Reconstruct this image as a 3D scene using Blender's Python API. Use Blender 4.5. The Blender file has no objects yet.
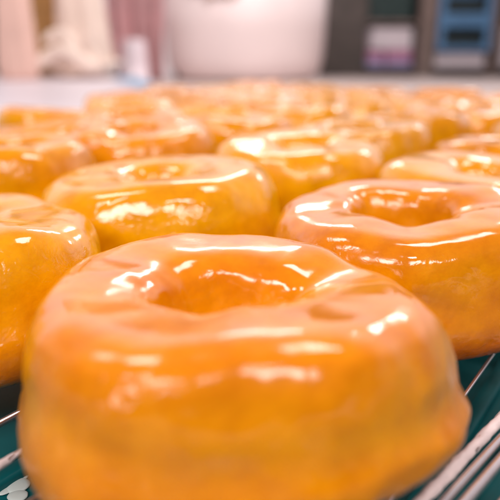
import bpy, bmesh, math, random
from mathutils import Vector, noise

C = bpy.context.scene.collection
D = 0.095                      # nominal doughnut diameter (m)
RACK = 0.034                   # height of the rack wires above the counter
R = math.radians
random.seed(7)

# ------------------------------------------------------------------ helpers
def obj(name, bm, mat, parent=None, smooth=True, loc=None):
    me = bpy.data.meshes.new(name)
    bmesh.ops.recalc_face_normals(bm, faces=bm.faces[:])
    bm.to_mesh(me); bm.free()
    if smooth:
        for p in me.polygons: p.use_smooth = True
    me.materials.append(mat)
    o = bpy.data.objects.new(name, me); C.objects.link(o)
    if parent: o.parent = parent
    if loc is not None: o.location = loc
    return o

def tag(o, label, cat, group=None):
    o['label'] = label; o['category'] = cat
    if group: o['group'] = group
    return o

def thing(name, label, cat, loc=(0, 0, 0), rz=0, group=None):
    o = bpy.data.objects.new(name, None); C.objects.link(o)
    o.location = loc; o.rotation_euler = (0, 0, rz); o.empty_display_size = 0.02
    return tag(o, label, cat, group)

def box(bm, x0, x1, y0, y1, z0, z1, bevel=0.0, seg=2):
    vs = [bm.verts.new((x, y, z)) for z in (z0, z1) for y in (y0, y1) for x in (x0, x1)]
    fs = [(0, 2, 3, 1), (4, 5, 7, 6), (0, 1, 5, 4), (2, 6, 7, 3), (0, 4, 6, 2), (1, 3, 7, 5)]
    ff = [bm.faces.new([vs[i] for i in f]) for f in fs]
    if bevel:
        es = list({e for f in ff for e in f.edges})
        bmesh.ops.bevel(bm, geom=es, offset=bevel, segments=seg, affect='EDGES', profile=0.5)

def tube(bm, pts, rad, n=12):
    """tube through points; rad is a number or a function of (index, angle)"""
    rf = rad if callable(rad) else (lambda i, a: rad)
    rings = []
    for i, p in enumerate(pts):
        p = Vector(p)
        t = (Vector(pts[min(i + 1, len(pts) - 1)]) - Vector(pts[max(i - 1, 0)])).normalized()
        s = t.cross(Vector((0, 0, 1)))
        if s.length < 1e-4: s = Vector((1, 0, 0))
        s.normalize(); w = s.cross(t)
        rings.append([bm.verts.new(p + (s * math.cos(2 * math.pi * k / n) + w * math.sin(2 * math.pi * k / n)) * rf(i, 2 * math.pi * k / n)) for k in range(n)])
    for a, b in zip(rings, rings[1:]):
        for k in range(n):
            bm.faces.new((a[k], a[(k + 1) % n], b[(k + 1) % n], b[k]))
    bm.faces.new(rings[0][::-1]); bm.faces.new(rings[-1])

def lathe(bm, prof, n=64, wob=None):
    rings = []
    for (r, z) in prof:
        rings.append([bm.verts.new(((r + (wob(2 * math.pi * k / n, z) if wob else 0)) * math.cos(2 * math.pi * k / n),
                                    (r + (wob(2 * math.pi * k / n, z) if wob else 0)) * math.sin(2 * math.pi * k / n), z)) for k in range(n)])
    for a, b in zip(rings, rings[1:]):
        for k in range(n):
            bm.faces.new((a[k], a[(k + 1) % n], b[(k + 1) % n], b[k]))
    bm.faces.new(rings[0][::-1]); bm.faces.new(rings[-1])

# ---------------------------------------------------------------- materials
def mat(name):
    m = bpy.data.materials.new(name); m.use_nodes = True
    return m, m.node_tree, m.node_tree.nodes['Principled BSDF']

def plain(name, col, rough=0.6, metal=0.0, var=0.12, scale=8.0, spec=0.5, bump=0.0):
    m, nt, b = mat(name)
    tc = nt.nodes.new('ShaderNodeTexCoord')
    nz = nt.nodes.new('ShaderNodeTexNoise'); nz.inputs['Scale'].default_value = scale; nz.inputs['Detail'].default_value = 5
    nt.links.new(tc.outputs['Object'], nz.inputs['Vector'])
    rp = nt.nodes.new('ShaderNodeValToRGB')
    rp.color_ramp.elements[0].position = 0.3; rp.color_ramp.elements[1].position = 0.7
    rp.color_ramp.elements[0].color = [c * (1 - var) for c in col] + [1]
    rp.color_ramp.elements[1].color = [min(1, c * (1 + var)) for c in col] + [1]
    nt.links.new(nz.outputs['Fac'], rp.inputs['Fac']); nt.links.new(rp.outputs['Color'], b.inputs['Base Color'])
    b.inputs['Roughness'].default_value = rough; b.inputs['Metallic'].default_value = metal
    b.inputs['Specular IOR Level'].default_value = spec
    if bump:
        bp = nt.nodes.new('ShaderNodeBump'); bp.inputs['Strength'].default_value = bump; bp.inputs['Distance'].default_value = 0.002
        nt.links.new(nz.outputs['Fac'], bp.inputs['Height']); nt.links.new(bp.outputs['Normal'], b.inputs['Normal'])
    return m

def doughnut_material():
    m, nt, b = mat('glazed_dough'); N, L = nt.nodes.new, nt.links.new
    def math_(op, a, c, clamp=False):
        n = N('ShaderNodeMath'); n.operation = op; n.use_clamp = clamp
        for k, v in enumerate((a, c)):
            if isinstance(v, (int, float)): n.inputs[k].default_value = v
            else: L(v, n.inputs[k])
        return n.outputs[0]
    tc = N('ShaderNodeTexCoord')
    info = N('ShaderNodeObjectInfo')
    # each doughnut samples its own patch of the noise
    off = N('ShaderNodeVectorMath'); off.operation = 'ADD'
    rv = N('ShaderNodeCombineXYZ')
    for k in range(3): L(math_('MULTIPLY', info.outputs['Random'], 3.0 + k), rv.inputs[k])
    L(tc.outputs['Object'], off.inputs[0]); L(rv.outputs[0], off.inputs[1])
    P = off.outputs[0]
    def nz(scale, detail=3, rough=0.55, dist=0.0):
        n = N('ShaderNodeTexNoise'); n.inputs['Scale'].default_value = scale; n.inputs['Detail'].default_value = detail
        n.inputs['Roughness'].default_value = rough; n.inputs['Distortion'].default_value = dist
        L(P, n.inputs['Vector']); return n.outputs['Fac']
    sep = N('ShaderNodeSeparateXYZ'); L(tc.outputs['Object'], sep.inputs[0])
    # fried colour by height: pale belt where the dough floated, deeper crust above and below
    h = math_('DIVIDE', sep.outputs['Z'], 0.0395)
    h = math_('ADD', h, math_('MULTIPLY', math_('SUBTRACT', nz(28, 2), 0.5), 0.34))
    rp = N('ShaderNodeValToRGB'); cr = rp.color_ramp
    cr.interpolation = 'B_SPLINE'
    st = [(0.0, (0.56, 0.140, 0.002)), (0.20, (0.74, 0.215, 0.001)), (0.38, (0.82, 0.335, 0.0015)),
          (0.55, (0.76, 0.290, 0.0005)), (0.75, (0.80, 0.365, 0.0005)), (1.0, (0.70, 0.255, 0.002))]
    cr.elements[0].position, cr.elements[0].color = st[0][0], st[0][1] + (1,)
    cr.elements[1].position, cr.elements[1].color = st[-1][0], st[-1][1] + (1,)
    for p, c in st[1:-1]:
        e = cr.elements.new(p); e.color = c + (1,)
    L(h, rp.inputs['Fac'])
    # crust mottling
    mx = N('ShaderNodeMix'); mx.data_type = 'RGBA'; mx.blend_type = 'MULTIPLY'
    r2 = N('ShaderNodeValToRGB')
    r2.color_ramp.elements[0].position = 0.3; r2.color_ramp.elements[0].color = (0.83, 0.74, 0.62, 1)
    r2.color_ramp.elements[1].position = 0.68; r2.color_ramp.elements[1].color = (1.08, 1.1, 1.15, 1)
    L(nz(95, 5, 0.62), r2.inputs['Fac'])
    mx.inputs[0].default_value = 1.0
    L(rp.outputs['Color'], mx.inputs[6]); L(r2.outputs['Color'], mx.inputs[7])
    # doughnut to doughnut variation
    hs = N('ShaderNodeHueSaturation')
    tone = N('ShaderNodeSeparateColor'); L(info.outputs['Color'], tone.inputs[0])     # browning of this doughnut
    L(tone.outputs[0], hs.inputs['Hue'])
    L(tone.outputs[1], hs.inputs['Value'])
    L(mx.outputs[2], hs.inputs['Color'])
    L(hs.outputs['Color'], b.inputs['Base Color'])
    b.inputs['Roughness'].default_value = 0.42; b.inputs['Specular IOR Level'].default_value = 0.0
    b.inputs['Subsurface Weight'].default_value = 0.30
    b.inputs['Subsurface Radius'].default_value = (1.0, 0.42, 0.10)
    b.inputs['Subsurface Scale'].default_value = 0.006
    b.inputs['Coat Weight'].default_value = 1.0
    b.inputs['Coat IOR'].default_value = 1.58
    rr = N('ShaderNodeMapRange'); L(nz(60, 3), rr.inputs['Value'])
    rr.inputs['From Min'].default_value = 0.35; rr.inputs['From Max'].default_value = 0.7
    rr.inputs['To Min'].default_value = 0.07; rr.inputs['To Max'].default_value = 0.20
    L(rr.outputs[0], b.inputs['Coat Roughness'])
    # wrinkled glaze: broad sags, runs, and fine puckers which come and go
    mask = N('ShaderNodeMapRange'); L(nz(35, 2), mask.inputs['Value'])
    mask.inputs['From Min'].default_value = 0.42; mask.inputs['From Max'].default_value = 0.62
    mask.inputs['To Min'].default_value = 0.12; mask.inputs['To Max'].default_value = 1.0
    low = math_('MULTIPLY', nz(75, 2, 0.5, 0.6), 0.42)
    geo = N('ShaderNodeNewGeometry'); gz = N('ShaderNodeSeparateXYZ'); L(geo.outputs['Normal'], gz.inputs[0])
    slope = N('ShaderNodeMapRange'); L(gz.outputs['Z'], slope.inputs['Value'])     # glaze puckers where it runs down, lies smooth on the crown
    slope.inputs['From Min'].default_value = 0.45; slope.inputs['From Max'].default_value = 0.85
    slope.inputs['To Min'].default_value = 1.0; slope.inputs['To Max'].default_value = 0.06
    fine = math_('MULTIPLY', math_('MULTIPLY', nz(310, 3, 0.55, 1.2), math_('MULTIPLY', mask.outputs[0], slope.outputs[0])), 0.26)
    bp = N('ShaderNodeBump'); bp.inputs['Strength'].default_value = 1.0; bp.inputs['Distance'].default_value = 0.0020
    calm = N('ShaderNodeMapRange'); L(slope.outputs[0], calm.inputs['Value']); calm.inputs['To Min'].default_value = 0.12
    L(math_('ADD', math_('MULTIPLY', low, calm.outputs[0]), fine), bp.inputs['Height'])
    L(bp.outputs['Normal'], b.inputs['Coat Normal'])
    bp2 = N('ShaderNodeBump'); bp2.inputs['Strength'].default_value = 0.5; bp2.inputs['Distance'].default_value = 0.0012
    L(math_('ADD', low, math_('MULTIPLY', nz(520, 4, 0.65), 0.35)), bp2.inputs['Height']); L(bp2.outputs['Normal'], b.inputs['Normal'])
    return m

M_DOUGH = doughnut_material()
M_ROD = plain('rack_steel', (0.62, 0.56, 0.56), 0.22, 0.9, 0.15, 60)
M_ICING = plain('dried_glaze', (0.74, 0.58, 0.56), 0.45, 0.0, 0.12, 150, 0.5, 0.5)
M_TEAL = plain('teal_tray_paint', (0.003, 0.090, 0.098), 0.42, 0.0, 0.35, 30, 0.25, 0.1)
M_DROP = plain('wet_glaze', (0.62, 0.66, 0.63), 0.2, 0.0, 0.08, 60)
M_COUNTER = plain('counter_steel', (0.62, 0.50, 0.47), 0.5, 0.0, 0.12, 3)
M_WHITE = plain('white_tabletop', (0.80, 0.72, 0.78), 0.35, 0.0, 0.05, 3)
M_BLUE = plain('blue_edging', (0.20, 0.40, 0.58), 0.5, 0.0, 0.1, 6)
M_FLOOR = plain('kitchen_floor', (0.30, 0.27, 0.26), 0.6, 0.0, 0.2, 4)
M_CREAM = plain('cream_sackcloth', (0.84, 0.66, 0.57), 0.8, 0.0, 0.08, 14, 0.2)
M_PINK = plain('pale_pink_paper', (0.80, 0.52, 0.44), 0.8, 0.0, 0.08, 10, 0.2)
M_BROWN = plain('brown_paper', (0.50, 0.27, 0.10), 0.8, 0.0, 0.2, 18, 0.2)
M_MAUVE = plain('mauve_cloth', (0.74, 0.47, 0.48), 0.85, 0.0, 0.15, 10, 0.2)
M_TUB = plain('white_plastic', (0.83, 0.68, 0.67), 0.4, 0.0, 0.04, 5)
M_TAN = plain('tan_liner', (0.66, 0.46, 0.36), 0.8, 0.0, 0.15, 12)
M_POST = plain('dark_steel', (0.085, 0.06, 0.052), 0.5, 0.0, 0.3, 12)
M_UMBER = plain('brown_steel', (0.22, 0.15, 0.13), 0.5, 0.0, 0.25, 10)
M_DKTEAL = plain('dark_green_plastic', (0.012, 0.035, 0.033), 0.5, 0.0, 0.3, 10)
M_CRATE = plain('blue_plastic', (0.11, 0.25, 0.46), 0.45, 0.0, 0.15, 9)
M_CARTON = plain('pink_carton', (0.55, 0.22, 0.36), 0.6, 0.0, 0.15, 9)
M_VIOLET = plain('violet_carton', (0.36, 0.32, 0.56), 0.6, 0.0, 0.15, 9)
M_LILAC = plain('pale_lilac_bag', (0.85, 0.72, 0.77), 0.6, 0.0, 0.15, 9)
M_NIGHT = plain('dark_bin_plastic', (0.010, 0.022, 0.028), 0.5, 0.0, 0.3, 9)

# --------------------------------------------------------------- doughnuts
def keyed(keys):
    """smooth periodic function of azimuth (degrees) through (azimuth, value) keys"""
    ks = sorted(keys)
    ks = [(ks[-1][0] - 360, ks[-1][1])] + ks + [(ks[0][0] + 360, ks[0][1])]
    def f(a):
        a %= 360
        if a < ks[1][0] and a < ks[0][0]: a += 360
        for (a0, v0), (a1, v1) in zip(ks, ks[1:]):
            if a0 <= a <= a1:
                t = (a - a0) / (a1 - a0); t = t * t * (3 - 2 * t)
                return v0 + (v1 - v0) * t
        return ks[0][1]
    return f
zero = lambda a: 0.0

def doughnut_mesh(seed, na=112, ns=56, H=0.43, rout=0.5, hole=0.135, fo=zero, ft=zero, fb=zero, waist=0.010, rough=1.0, fw=zero, fd=zero, fh=zero, lean=0.24):
    """ring doughnut: a boxy puffed section with a belt; fo/ft/fb/fw alter outer radius, top, bottom and belt height with azimuth.
    Local z = 0 is the underside. All in units of D."""
    bm = bmesh.new(); rings = []
    sv = Vector((seed * 13.7, seed * 5.1, seed * 9.3))
    for i in range(na):
        a = 2 * math.pi * i / na; dg = math.degrees(a)
        dirv = Vector((math.cos(a), math.sin(a), 0))
        n1 = noise.noise(dirv * 0.9 + sv); n2 = noise.noise(dirv * 1.1 + sv + Vector((40, 0, 0)))
        n3 = noise.noise(dirv * 1.3 + sv + Vector((0, 70, 0))); n4 = noise.noise(dirv * 2.2 + sv + Vector((0, 0, 90)))
        ro = rout + 0.042 * n1 * rough + 0.020 * n4 * rough + fo(dg)
        ri = hole + 0.035 * n2 * rough + fh(dg)
        ln = lean(dg) if callable(lean) else lean
        top = H + 0.028 * n3 * rough + ft(dg)
        bot = fb(dg)
        belt = 0.50 + 0.07 * n4 + fw(dg)
        rc, aw = (ro + ri) / 2, (ro - ri) / 2
        ring = []
        for k in range(ns):
            t = 2 * math.pi * k / ns
            c, s = math.cos(t), math.sin(t)
            if s > 0: ex, ez = (0.62, 0.58) if c > 0 else (0.50, 0.42)   # flat crown, tight rim at the hole
            else: ex, ez = 0.62, 0.64
            x = math.copysign(abs(c) ** ex, c); z = math.copysign(abs(s) ** ez, s)
            zn = (z + 1) / 2                                  # 0 bottom .. 1 top
            x *= 1 - ln * max(0, zn - 0.35) * (1 if c > 0 else 0.0)   # sides lean inwards towards the top
            if c > 0:                                          # belt between upper and lower bulge
                x -= waist / aw * math.exp(-((zn - belt) / 0.12) ** 2) * (1.0 + 0.8 * n1)
            else:                                              # hole wall bellies in below the rim
                x -= 0.10 * math.exp(-((zn - 0.45) / 0.22) ** 2)
            r = rc + aw * x
            zz = bot + (top - bot) * zn
            if s > 0: zz += fd(dg) * min(1.0, s * 1.6) * ((r - ri) / (ro - ri) - 0.15)   # crown rising outwards
            p = Vector((r * math.cos(a), r * math.sin(a), zz))
            nrm = Vector((math.cos(a) * c, math.sin(a) * c, s)).normalized()
            cm = 0.4 + 0.6 * min(1.0, max(0.0, 1.15 - s) * 1.6)          # the crown is smoother than the sides
            d = (0.002 + 0.012 * cm) * noise.noise(p * 5.0 + sv) + cm * cm * (0.0065 * noise.noise(p * 12 + sv * 2) + 0.002 * noise.noise(p * 30 + sv * 3))
            if c < 0:                                          # crinkled, runny wall of the hole
                d += 0.007 * noise.noise(Vector((math.cos(a) * 3.6, math.sin(a) * 3.6, zz * 8.0)) + sv) * (-c) * (1 - max(0.0, s)) ** 0.7
            p += nrm * d * rough
            p.z = max(p.z, bot - 0.004)
            ring.append(bm.verts.new(p * D))
        rings.append(ring)
    for i in range(na):
        a, b2 = rings[i], rings[(i + 1) % na]
        for k in range(ns):
            bm.faces.new((a[k], b2[k], b2[(k + 1) % ns], a[(k + 1) % ns]))
    return bm

AX, AY = -0.030, 1.395          # front doughnut, in units of D from the foot of the camera
UA = R(33.5)
U = (math.sin(UA), math.cos(UA)); V = (math.cos(UA), -math.sin(UA))
GROUP = 'glazed ring doughnuts set out in rows on the wire rack'

def lat(i, j, p=0.985, q=1.02):
    return AX + p * i * U[0] + q * j * V[0], AY + p * i * U[1] + q * j * V[1]
TONE = {(0, 0): (0.4865, 1.02), (1, 0): (0.487, 0.95), (1, -1): (0.502, 1.05), (0, -1): (0.500, 1.05), (2, -1): (0.503, 1.05), (2, 0): (0.499, 1.0)}
NUDGE = {(0, -1): (-0.09, 0.0), (1, -1): (-0.03, 0.0), (1, 0): (0.05, 0.0), (1, -2): (-0.07, 0.0), (2, -2): (-0.04, 0.0), (2, -1): (0.07, 0.02), (2, 0): (0.0, 0.0)}

# front doughnut: squarish outline, blunt right shoulder, underside lifted at the right
front = dict(H=0.415, na=240, ns=120, hole=0.145, waist=0.011,
             lean=keyed([(0, 1.0), (30, 0.85), (60, 0.34), (90, 0.2), (135, 0.34), (180, 0.50), (225, 0.30), (270, 0.20), (315, 0.46), (340, 0.70)]),
             fo=keyed([(0, 0.015), (22, 0.035), (45, 0.0), (90, -0.005), (120, 0.01), (145, 0.03), (180, 0.0), (205, 0.005), (235, 0.005), (270, -0.015), (310, 0.01), (335, 0.015)]),
             ft=keyed([(0, -0.015), (30, -0.02), (60, 0.0), (90, 0.012), (140, 0.0), (180, 0.0), (230, 0.008), (270, 0.012), (320, 0.0)]),
             fd=keyed([(0, 0.025), (45, 0.01), (90, 0.0), (150, 0.005), (200, 0.03), (235, 0.045), (270, 0.05), (315, 0.04)]),
             fh=keyed([(0, -0.035), (45, -0.015), (90, -0.005), (180, 0.025), (240, -0.03), (270, -0.055), (310, -0.045)]),
             fb=keyed([(0, 0.05), (45, 0.0), (180, 0.02), (225, 0.045), (265, 0.055), (305, 0.10), (335, 0.07)]),
             fw=keyed([(0, -0.08), (90, 0), (180, 0.10), (230, 0.09), (270, 0.03), (310, 0.0)]))
special = {
    (0, 0): ('large golden glazed doughnut right at the front, sharpest crease round its side', front),
    (1, 0): ('glazed doughnut with a wide open hole, right behind the front doughnut on its right', dict(H=0.42, na=180, ns=90, hole=0.15)),
    (1, -1): ('squarish puffed glazed doughnut behind the front one on its left, hole hardly showing', dict(H=0.43, na=160, ns=80, rout=0.53, hole=0.11, rough=0.6, lean=0.34, fd=keyed([(90, 0.0), (220, 0.01), (270, 0.02), (320, 0.01)]), fo=keyed([(0, 0.0), (45, 0.0), (90, -0.02), (135, 0.0), (180, 0.0), (225, 0.015), (270, -0.01), (315, 0.015)]))),
    (0, -1): ('glazed doughnut cut by the left edge of the photo, beside the front doughnut', dict(H=0.43, na=160, ns=80)),
    (2, -1): ('glazed doughnut with a thin bright rim in mid photo, behind the squarish puffed one', dict(H=0.45, na=140, ns=70)),
    (2, 0): ('low glazed doughnut at the right edge, behind the one with the wide open hole', dict(H=0.41, rough=0.5, hole=0.085, na=140, ns=70)),
    (1, -2): ('glazed doughnut half out of frame, behind the one cut by the left edge', dict(H=0.49, na=140, ns=70)),
    (2, -2): ('glazed doughnut with a tilted dark side, left of the one with a thin bright rim', dict(H=0.48)),
}
ordinal = ['first', 'second', 'third', 'fourth', 'fifth', 'sixth', 'seventh', 'eighth', 'ninth']
ROWS = {0: [0, -1], 1: [0, -1, -2], 2: [0, -1, -2, -3], 3: [0, -1, -2, -3, -4], 4: [0, -1, -2, -3, -4],
        5: [0, -1, -2, -3, -4, -5], 6: [-0, -1, -2, -3, -4, -5], 7: [-1, -2, -3, -4, -5], 8: [-1, -2, -3, -4, -5]}
rnd = random.Random(11)
for i, js in ROWS.items():
    for q, j in enumerate(js):
        x, y = lat(i, j)
        seed = i * 11 - j * 3 + 1
        if (i, j) in special:
            label, kw = special[(i, j)]
        else:
            label = ('blurred glazed doughnut, %s from the right in the %s slanting row from the front'
                     % (ordinal[q], ordinal[i]))
            kw = dict(na=96, ns=48, hole=rnd.uniform(0.12, 0.165), H=rnd.uniform(0.40, 0.455), lean=rnd.uniform(0.14, 0.30))
        if (i, j) != (0, 0):
            kw.setdefault('rout', rnd.uniform(0.475, 0.51)); kw.setdefault('hole', rnd.uniform(0.11, 0.15))
            jx, jy = rnd.uniform(-0.035, 0.035), rnd.uniform(-0.035, 0.035)
            jx, jy = NUDGE.get((i, j), (jx, jy)); x += jx; y += jy
        o = obj('glazed_doughnut', doughnut_mesh(seed, **kw), M_DOUGH, loc=(x * D, y * D, RACK))
        if (i, j) != (0, 0):
            o.rotation_euler = (R(rnd.uniform(-5, 5)), R(rnd.uniform(-5, 5)), 0)
        o.color = TONE.get((i, j), (rnd.uniform(0.492, 0.503), rnd.uniform(0.86, 1.12))) + (0, 1)
        tag(o, label, 'doughnut', GROUP)

# --------------------------------------------------------------- wire rack
def along(v, u, z):            # rack coordinates (units of D, from the front doughnut) to world
    return ((AX + v * V[0] + u * U[0]) * D, (AY + v * V[1] + u * U[1]) * D, z)

rack = thing('wire_rack', 'steel wire cooling rack crusted with dried glaze, carrying all the doughnuts', 'rack', along(0, 0, 0))
org = Vector(along(0, 0, 0))
U0, U1 = -1.6, 8.7
def bow(u, v):                 # the two stout outer wires are bowed outwards behind the first doughnut
    return 0.13 * (min(max(u, -1.2), 0.6) + 0.2) if 0.40 < v < 0.65 else 0.0
def rod(v, r, crust, zc):
    pts = [Vector(along(v + bow(U0 + (U1 - U0) * k / 160, v), U0 + (U1 - U0) * k / 160, zc)) - org for k in range(161)]
    bm = bmesh.new(); tube(bm, pts, r, 14)
    o = obj('rod', bm, M_ROD, rack)
    if crust:
        n = 700
        sd = Vector((v * 31, 0, 0))
        pts = [Vector(along(v + bow(U0 + 0.1 + 2.6 * k / n, v), U0 + 0.1 + 2.6 * k / n, zc + r * 0.10)) - org for k in range(n + 1)]
        def rf(i, a):
            p = Vector((i * 0.045, math.cos(a) * 0.8, math.sin(a) * 0.8)) + sd
            w = noise.noise(p) * 0.6 + noise.noise(p * 3.1) * 0.5
            return r * (1.0 + crust * w + 0.18 * crust) * (1.0 if 0 < i < n else 0.6)
        bm = bmesh.new(); tube(bm, pts, rf, 16)
        obj('dried_glaze', bm, M_ICING, o)
pat = [(-0.775, 0.0007, 0), (-0.575, 0.0010, 0), (-0.42, 0.0009, 0.5), (-0.25, 0.0008, 0), (-0.08, 0.0008, 0), (0.10, 0.0008, 0)]
for c in range(-5, 2):
    for (v, r, cr) in pat:
        rod(v + c * 1.02 + (0 if c == 0 else 0.0), r, cr if c == 0 else 0, RACK - r)
    for v, r, cr in ((0.385, 0.0006, 0), (0.408, 0.0013, 0.36), (0.478, 0.0013, 0.0), (0.54, 0.0008, 0), (0.60, 0.0009, 0)):
        if c == 0: rod(v, r, cr, RACK - r)
for uu in (-1.5, 1.45, 4.3, 7.2, 8.6):
    bm = bmesh.new()
    tube(bm, [Vector(along(-5.95, uu, RACK - 0.0052)) - org, Vector(along(1.2, uu, RACK - 0.0052)) - org], 0.0018, 12)
    obj('cross_bar', bm, M_ROD, rack)
for (vv, uu) in ((-5.9, -1.5), (1.15, -1.5), (-5.9, 8.6), (1.15, 8.6)):
    bm = bmesh.new()
    tube(bm, [Vector(along(vv, uu, RACK - 0.006)) - org, Vector(along(vv, uu, 0.009)) - org], 0.003, 12)
    obj('foot', bm, M_ROD, rack)

# teal tray under the rack, with a raised rim
tray = thing('drip_tray', 'teal drip tray lying under the wire rack', 'tray', along(0, 0, 0), -UA)
def strip(name, v0, v1, u0, u1, z0, z1, m, parent, bev=0.002):
    bm = bmesh.new(); box(bm, v0 * D, v1 * D, u0 * D, u1 * D, z0, z1, bev)
    return obj(name, bm, m, parent)
strip('tray_bottom', -6.1, 4.5, -2.8, 9.0, 0.003, 0.008, M_TEAL, tray)  # widened out of view so the glaze reflects dark teal instead of counter
for (a, b, c, d) in ((-6.2, -6.1, -2.8, 9.0), (4.5, 4.6, -2.8, 9.0), (-6.2, 4.6, 9.0, 9.1), (-6.2, 4.6, -2.9, -2.8)):
    strip('rim', a, b, c, d, 0.003, 0.016, M_TEAL, tray)
for k, v in enumerate([-0.68, -0.34, 0.0, 0.34, 0.50, 0.72, 1.0]):
    strip('rib', v - 0.03, v + 0.03, -2.75, 8.95, 0.007, 0.0115, M_TEAL, tray, 0.0012)

def blob(pts, label):
    bm = bmesh.new()
    for (v, u, r) in pts:
        m = bmesh.ops.create_uvsphere(bm, u_segments=24, v_segments=14, radius=1.0)
        for vt in m['verts']:
            d = 1 + 0.18 * noise.noise(vt.co * 1.3 + Vector((v * 9, u * 9, 0)))
            vt.co = Vector((vt.co.x * r * d, vt.co.y * r * d, max(vt.co.z, -0.3) * r * 0.22)) + Vector((v, u, 0)) * D
    o = obj('glaze_drop', bm, M_DROP, None, loc=along(0, 0, 0.0085))
    o.rotation_euler.z = -UA
    return tag(o, label, 'glaze drop')
blob([(-0.640, -0.175, 0.0034), (-0.67, -0.145, 0.0026), (-0.60, -0.205, 0.0026), (-0.655, -0.21, 0.0022), (-0.69, -0.12, 0.0018)], 'pale lumpy drop of glaze on the teal tray, left below the front doughnut')
blob([(0.30, 0.80, 0.0022), (0.322, 0.822, 0.0018)], 'small pale splash of glaze on the teal tray, to the right of the front doughnut')

# ------------------------------------------------------------ the surfaces
bm = bmesh.new(); box(bm, -2.6, 3.2, -0.6, 3.5, -0.05, 0.0, 0.004)
o = obj('counter', bm, M_COUNTER); o['kind'] = 'structure'
bm = bmesh.new(); box(bm, -8, 8, -3, 9, -0.95, -0.90)
o = obj('floor', bm, M_FLOOR); o['kind'] = 'structure'

# ------------------------------------------------------------- background
F = 660.0; TH = math.atan((250 - 52) / F); CAMZ = RACK + (0.415 + 0.494) * D
def side(px, Y):               # x of a picture column at distance Y, height 0 of the horizon
    return (px - 250) / F * Y / math.cos(TH) * 0.955
def up(py, Y):                 # height of a picture row at distance Y
    return CAMZ - (py - 52) / F * Y * 1.04

# white worktop on the left, with its blue edge
wt = thing('white_worktop', 'white board with a blue edge, lying on the counter left of the rack', 'board', (0, 0, 0))
bm = bmesh.new()
def slab(bm, poly, z0, z1):
    lo = [bm.verts.new((x, y, z0)) for x, y in poly]; hi = [bm.verts.new((x, y, z1)) for x, y in poly]
    n = len(poly)
    bm.faces.new(lo[::-1]); bm.faces.new(hi)
    for k in range(n): bm.faces.new((lo[k], lo[(k + 1) % n], hi[(k + 1) % n], hi[k]))
slab(bm, [(-1.55, 0.68), (-0.42, 0.68), (-0.14, 1.15), (-0.27, 1.7), (-0.56, 2.6), (-1.75, 2.6)], 0.002, 0.034)
obj('board', bm, M_WHITE, wt, smooth=False)
bm = bmesh.new()
slab(bm, [(-0.1375, 1.155), (-0.12, 1.16), (-0.20, 1.7), (-0.44, 2.6), (-0.557, 2.6), (-0.267, 1.7)], 0.002, 0.031)
obj('edging', bm, M_BLUE, wt, smooth=False)

def sack(name, label, cat, px0, px1, Y, z0, ztop, m, flare=0.25, seed=1, squash=0.55, top_fold=None, folds=0.05):
    cx = (side(px0, Y) + side(px1, Y)) / 2; w = (side(px1, Y) - side(px0, Y)) / 2
    t = thing(name, label, cat, (cx, Y, z0))
    H = ztop - z0
    prof = []
    for k in range(30):
        s = k / 29
        r = w * (0.92 + flare * math.exp(-s * 5) - 0.05 * math.sin(s * 6) )
        if s < 0.06: r *= 0.82 + 3 * s
        if s > 0.94: r *= 1 - (s - 0.94) * 4
        prof.append((r, s * H))
    sv = Vector((seed * 7.7, 0, 0))
    def wob(a, z):
        return w * (folds * math.sin(a * 7 + z * 9 + seed) + 2.2 * folds * noise.noise(Vector((math.cos(a) * 1.6, math.sin(a) * 1.6, z / H * 3)) + sv))
    bm = bmesh.new(); lathe(bm, prof, 72, wob)
    for v in bm.verts: v.co.y *= squash
    obj('bag', bm, m, t)
    if top_fold is not None:
        for (zz, dr) in top_fold:
            bm = bmesh.new()
            pts = []
            for k in range(49):
                a = 2 * math.pi * k / 48
                rr = w * (1.0 + dr) + wob(a, zz) * 0.6
                pts.append((rr * math.cos(a), rr * math.sin(a) * squash, zz + 0.018 * math.sin(a * 2 + seed)))
            tube(bm, pts, lambda i, a: w * 0.11, 12)
            obj('fold', bm, m, t)
    return t
CS = sack('cream_sack', 'slumped cream sack with thick folds at its foot, left of the mauve cloth', 'sack', 66, 114, 2.35, 0.034, 0.62, M_CREAM, 0.46, 2, 0.6, [(0.035, 0.40)], 0.10)
for pts, rr in (([(43, 66), (50, 58), (60, 53), (70, 50), (82, 54), (94, 63), (104, 70)], 0.028),
                ([(52, 44), (60, 37), (70, 35), (78, 41), (86, 52)], 0.022), ([(96, 34), (92, 46), (98, 58), (108, 66)], 0.020)):
    bm = bmesh.new()
    n = len(pts)
    tube(bm, [Vector((side(px, 2.2), 2.2 + 0.02 * math.sin(k), max(up(py, 2.2), 0.034 + rr * 0.8))) - CS.location for k, (px, py) in enumerate(pts)],
         lambda i, a, rr=rr, n=n: rr * (0.5 + 0.5 * math.sin(math.pi * (i + 0.4) / n)), 12)
    f = obj('fold', bm, M_CREAM, CS)
    m = f.modifiers.new('round', 'SUBSURF'); m.levels = m.render_levels = 2
sack('brown_paper_bag', 'brown paper bag between the pale pink bag and the cream sack', 'paper bag', 40, 82, 2.52, 0.034, 0.60, M_BROWN, 0.1, 5, 0.3, None, 0.13)
sack('pink_paper_bag', 'pale pink paper bag standing leftmost on the white board', 'paper bag', 8, 46, 2.2, 0.034, 0.62, M_PINK, 0.10, 9, 0.4, None, 0.09)

# dark bin cut by the left edge
bm = bmesh.new(); box(bm, -0.13, 0.0, -0.08, 0.08, 0, 0.40, 0.012, 3)
b = thing('dark_bin', 'dark green bin at the far left edge of the photo, behind the pale pink bag', 'bin', (side(14, 2.85), 2.85, 0.0))
obj('bin_body', bm, M_DKTEAL, b)
bm = bmesh.new(); box(bm, -0.14, 0.008, -0.09, 0.09, 0.401, 0.43, 0.008, 2); obj('lid', bm, M_DKTEAL, b)

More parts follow.
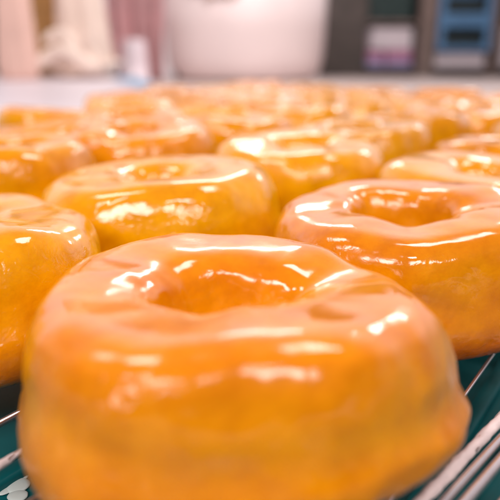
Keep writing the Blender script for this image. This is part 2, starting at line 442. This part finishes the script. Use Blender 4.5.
# mauve cloth hanging in folds, from a rail
def drape(name, label, cat, px0, px1, Y, z0, z1, m, amp, waves, lean=0.0):
    x0, x1 = side(px0, Y), side(px1, Y); nx, nz_ = 80, 24
    bm = bmesh.new(); g = []
    for kz in range(nz_ + 1):
        row = []
        for kx in range(nx + 1):
            s, t = kx / nx, kz / nz_
            x = x0 + (x1 - x0) * s + lean * (1 - t) * (s - 0.3)
            y = amp * math.sin(s * waves * 2 * math.pi + 0.6 * math.sin(t * 3)) + amp * 0.5 * noise.noise(Vector((s * 5, t * 2, 3)))
            row.append(bm.verts.new((x, y, z0 + (z1 - z0) * t)))
        g.append(row)
    for a, b2 in zip(g, g[1:]):
        for k in range(nx): bm.faces.new((a[k], a[k + 1], b2[k + 1], b2[k]))
    bmesh.ops.solidify(bm, geom=bm.faces[:], thickness=0.006)
    return bm
t = thing('mauve_cloth', 'mauve cloth hanging in folds between the cream sack and the white tub', 'cloth', (0, 3.0, 0))
bm = drape('cloth', '', '', 112, 172, 3.0, 0.004, 0.72, M_MAUVE, 0.018, 3.0, -0.04)
obj('cloth', bm, M_MAUVE, t)
bm = bmesh.new(); tube(bm, [(side(105, 3.0), 0, 0.72), (side(180, 3.0), 0, 0.72)], 0.012); obj('rail', bm, M_POST, t)
for px in (106, 179):
    bm = bmesh.new(); tube(bm, [(side(px, 3.0), 0.0, 0.0), (side(px, 3.0), 0.0, 0.708)], 0.009); obj('post', bm, M_POST, t)
# pale beaker in front of the cloth
b = thing('pale_beaker', 'pale pink beaker standing upside down in front of the mauve cloth', 'beaker', (side(139, 2.75), 2.75, 0.0))
bm = bmesh.new(); lathe(bm, [(0.056, 0.0), (0.060, 0.003), (0.060, 0.010), (0.055, 0.013), (0.050, 0.09), (0.044, 0.160), (0.040, 0.168), (0.02, 0.169)], 40)
obj('beaker_body', bm, M_LILAC, b)

# big white tub
Y = 3.05
cx = (side(165, Y) + side(325, Y)) / 2; w = (side(325, Y) - side(165, Y)) / 2
t = thing('white_tub', 'big white plastic tub with a rounded foot on the counter behind the doughnuts', 'tub', (cx, Y + 0.1, 0.0))
bm = bmesh.new()
lathe(bm, [(w * 0.78, 0.0), (w * 0.86, 0.010), (w * 0.91, 0.03), (w * 0.945, 0.065), (w * 0.965, 0.11), (w * 0.985, 0.22), (w * 1.0, 0.40), (w * 0.97, 0.40), (w * 0.94, 0.2), (w * 0.9, 0.05), (w * 0.2, 0.03)], 96)
obj('tub_body', bm, M_TUB, t)
bm = bmesh.new()
pts = [(w * 1.005 * math.cos(2 * math.pi * k / 64), w * 1.005 * math.sin(2 * math.pi * k / 64), 0.405) for k in range(65)]
tube(bm, pts, 0.012, 10); obj('rim', bm, M_TUB, t)
bm = bmesh.new()              # cloth liner hanging over the front
pts0 = []
for kz in range(13):
    for ka in range(25):
        a = R(232 + 46 * ka / 24)
        rr = w * 1.0 + 0.014 + 0.004 * math.sin(ka * 1.1)
        z = 0.42 - (0.035 + 0.05 * math.sin(ka / 24 * math.pi) + 0.012 * math.sin(ka * 0.9)) * kz / 12
        pts0.append(bm.verts.new((rr * math.cos(a), rr * math.sin(a), z)))
for kz in range(12):
    for ka in range(24):
        bm.faces.new((pts0[kz * 25 + ka], pts0[kz * 25 + ka + 1], pts0[(kz + 1) * 25 + ka + 1], pts0[(kz + 1) * 25 + ka]))
bmesh.ops.solidify(bm, geom=bm.faces[:], thickness=0.003)
obj('liner', bm, M_TAN, t)

# shelf unit on the right with boxes and a crate
Y = 3.9
S = thing('shelf_unit', 'dark steel shelf unit standing on the floor behind the counter', 'shelf', (0, Y, -0.9))
def sh(name, px0, px1, y0, y1, z0, z1, m, parent=S, bev=0.004):
    bm = bmesh.new(); box(bm, side(px0, Y), side(px1, Y), y0, y1, z0 + 0.9, z1 + 0.9, bev); return obj(name, bm, m, parent, smooth=False)
zf = lambda py: up(py, Y)
sh('post', 316, 361, -0.03, 0.07, -0.9, 0.75, M_POST)
sh('post', 410, 426, -0.04, 0.03, -0.9, 0.75, M_UMBER)
sh('post', 479, 485, -0.04, 0.03, -0.9, 0.75, M_UMBER)
sh('post', 560, 574, -0.04, 0.03, -0.9, 0.75, M_UMBER)
for py in (66, 24, -25):
    sh('shelf_board', 361, 574, 0.031, 0.5, zf(py) - 0.02, zf(py), M_UMBER)
sh('back_panel', 330, 574, 0.50, 0.52, -0.5, 0.75, M_DKTEAL)

def carton(name, label, cat, px0, px1, py0, py1, yy, dep, m, m2=None, band=None):
    z0, z1 = zf(py1), zf(py0)
    t = thing(name, label, cat, (side((px0 + px1) / 2, Y), Y + yy, z0))
    hw = (side(px1, Y) - side(px0, Y)) / 2
    bm = bmesh.new(); box(bm, -hw, hw, 0, dep, 0, z1 - z0, 0.006); obj('carton', bm, m, t, smooth=False)
    if m2:
        bm = bmesh.new(); box(bm, -hw * 0.98, hw * 0.98, -0.004, 0.0, (z1 - z0) * band[0], (z1 - z0) * band[1]); obj('printed_band', bm, m2, t, smooth=False)
    return t
carton('pink_carton', 'pink and violet carton on the lower shelf, next to the dark post', 'carton', 356, 381, 51, 65.8, 0.06, 0.2, M_CARTON, M_VIOLET, (0.02, 0.45))
carton('pink_carton', 'rosy carton with a violet foot on the lower shelf, next to the brown post', 'carton', 383, 408, 50, 65.8, 0.06, 0.2, M_CARTON, M_VIOLET, (0.02, 0.38))
carton('pale_box', 'pale lilac box on the cartons of the lower shelf', 'box', 368, 408, 30, 49.8, 0.07, 0.2, M_LILAC)
carton('dark_green_bin', 'dark green storage bin on the upper shelf between the posts', 'bin', 361, 406, 0, 23.8, 0.06, 0.3, M_DKTEAL)

def crate(label, px0, px1, py0, py1, yy):
    z0, z1 = zf(py1), zf(py0); hw = (side(px1, Y) - side(px0, Y)) / 2; h = z1 - z0
    t = thing('blue_crate', label, 'crate', (side((px0 + px1) / 2, Y), Y + yy, z0), 0, 'blue crates on the shelf unit')
    bm = bmesh.new()
    f = 0.24
    box(bm, -hw, -hw * (1 - f), 0, 0.012, 0, h); box(bm, hw * (1 - f), hw, 0, 0.012, 0, h)
    box(bm, -hw * (1 - f), hw * (1 - f), 0.0005, 0.0115, 0, h * 0.16); box(bm, -hw * (1 - f), hw * (1 - f), 0.0005, 0.0115, h * 0.76, h * 0.998)
    obj('front_panel', bm, M_CRATE, t, smooth=False)
    bm = bmesh.new(); box(bm, -hw, -hw + 0.012, 0.0125, 0.28, 0, h); box(bm, hw - 0.012, hw, 0.0125, 0.28, 0, h)
    box(bm, -hw + 0.0125, hw - 0.0125, 0.268, 0.28, 0, h); box(bm, -hw + 0.0125, hw - 0.0125, 0.0125, 0.2675, 0, 0.01)
    obj('crate_body', bm, M_CRATE, t, smooth=False)
    bm = bmesh.new(); box(bm, -hw * 0.86, hw * 0.86, 0.03, 0.25, 0.012, h * 0.62, 0.01); obj('load', bm, M_NIGHT, t, smooth=False)
    return t
crate('blue plastic crate with a dark handle opening, the lower of two on the shelf', 427, 477, 24, 51, -0.05)
crate('blue plastic crate with a dark handle opening, the upper of two on the shelf', 427, 477, -6, 23.5, -0.05)
# pale bags under the crate
carton('pale_flat_bag', 'pale lilac packet under the blue crates on the lower shelf', 'packet', 428, 476, 51.3, 65.8, 0.0, 0.26, M_LILAC)
carton('pale_flat_bag', 'pale lilac packet right of the thin post at the right edge', 'packet', 493, 556, 30, 65.8, 0.0, 0.26, M_LILAC)

# ---------------------------------------------------------------- lighting
w = bpy.data.worlds.new('World'); bpy.context.scene.world = w; w.use_nodes = True
nt = w.node_tree; bg = nt.nodes['Background']
# unseen room light, shaped for glaze reflections: bright low ahead, dim above and behind
tc = nt.nodes.new('ShaderNodeTexCoord'); sp = nt.nodes.new('ShaderNodeSeparateXYZ')
nt.links.new(tc.outputs['Generated'], sp.inputs[0])
def ramp(sock, lo, hi, stops):
    mr = nt.nodes.new('ShaderNodeMapRange'); mr.inputs['From Min'].default_value = lo; mr.inputs['From Max'].default_value = hi
    nt.links.new(sock, mr.inputs['Value'])
    rp = nt.nodes.new('ShaderNodeValToRGB'); cr = rp.color_ramp
    for k, (p, c) in enumerate(stops):
        e = cr.elements[k] if k < 2 and k < len(stops) else cr.elements.new(p)
        if k < 2: e.position = p
        e.color = c + (1,)
    nt.links.new(mr.outputs[0], rp.inputs['Fac']); return rp.outputs['Color']
front_c = ramp(sp.outputs['Z'], -1, 1, [(0.0, (0.25, 0.2, 0.19)), (1.0, (0.17, 0.15, 0.15)), (0.5, (0.74, 0.60, 0.60)), (0.65, (1.55, 1.32, 1.40)), (0.76, (1.25, 1.10, 1.15)), (0.87, (0.36, 0.32, 0.33))])
back_c = ramp(sp.outputs['Z'], -1, 1, [(0.0, (0.05, 0.04, 0.04)), (1.0, (0.17, 0.15, 0.15)), (0.5, (0.05, 0.042, 0.042)), (0.75, (0.11, 0.10, 0.10))])
mf = nt.nodes.new('ShaderNodeMapRange'); mf.inputs['From Min'].default_value = -0.1; mf.inputs['From Max'].default_value = 0.7
mf.interpolation_type = 'SMOOTHSTEP'
nt.links.new(sp.outputs['Y'], mf.inputs['Value'])
mxw = nt.nodes.new('ShaderNodeMix'); mxw.data_type = 'RGBA'
nt.links.new(mf.outputs[0], mxw.inputs[0]); nt.links.new(back_c, mxw.inputs[6]); nt.links.new(front_c, mxw.inputs[7])
nt.links.new(mxw.outputs[2], bg.inputs['Color'])
bg.inputs['Strength'].default_value = 1.0

def lamp(name, loc, target, sx, sy, power, col=(1, 0.95, 0.93)):
    l = bpy.data.lights.new(name, 'AREA'); l.shape = 'RECTANGLE'; l.size = sx; l.size_y = sy; l.energy = power; l.color = col
    o = bpy.data.objects.new(name, l); C.objects.link(o); o.location = loc
    o.rotation_euler = (Vector(target) - Vector(loc)).to_track_quat('-Z', 'Y').to_euler()
    return o
lamp('ceiling_and_fill_lamp', (0.55, 0.75, 1.6), (0, 0.3, 0), 0.55, 0.34, 8)
lamp('ceiling_and_fill_lamp', (-0.75, 0.55, 1.6), (0, 0.3, 0), 0.34, 0.46, 7)
lamp('ceiling_and_fill_lamp', (0.0, 2.7, 1.35), (0, 0.6, 0), 0.7, 0.12, 6.5)
lamp('ceiling_and_fill_lamp', (1.3, 2.5, 1.3), (0, 0.6, 0), 0.5, 0.12, 6.5)
lamp('ceiling_and_fill_lamp', (0.3, -0.7, 1.5), (0, 0.3, 0), 0.4, 0.07, 3.5)
lamp('ceiling_and_fill_lamp', (-0.9, -0.3, 1.4), (0, 0.3, 0), 0.07, 0.4, 3)
lamp('ceiling_and_fill_lamp', (0.9, -2.0, 1.9), (0, 0.5, 0), 1.6, 0.55, 46)
lamp('ceiling_and_fill_lamp', (-1.1, -1.8, 1.7), (0, 0.5, 0), 1.3, 0.5, 36)
lamp('ceiling_and_fill_lamp', (0.0, 1.5, 2.3), (0, 3.2, 0.1), 1.6, 0.3, 12).data.spread = R(90)  # fill light added to brighten the background things, spread narrowed onto them

# ------------------------------------------------------------------ camera
cam = bpy.data.cameras.new('camera'); co = bpy.data.objects.new('camera', cam); C.objects.link(co)
co.location = (0, 0, CAMZ); co.rotation_euler = (math.pi / 2 - TH, 0, 0)
cam.sensor_width = 36; cam.lens = 36 * F / 500; cam.clip_start = 0.01; cam.clip_end = 100
cam.dof.use_dof = True; cam.dof.focus_distance = 0.175; cam.dof.aperture_fstop = 10.5
sc = bpy.context.scene; sc.camera = co
sc.render.engine = 'CYCLES'
sc.cycles.use_denoising = True
sc.view_settings.view_transform = 'Standard'; sc.view_settings.look = 'None'
sc.view_settings.exposure = 0.0; sc.view_settings.gamma = 1.0
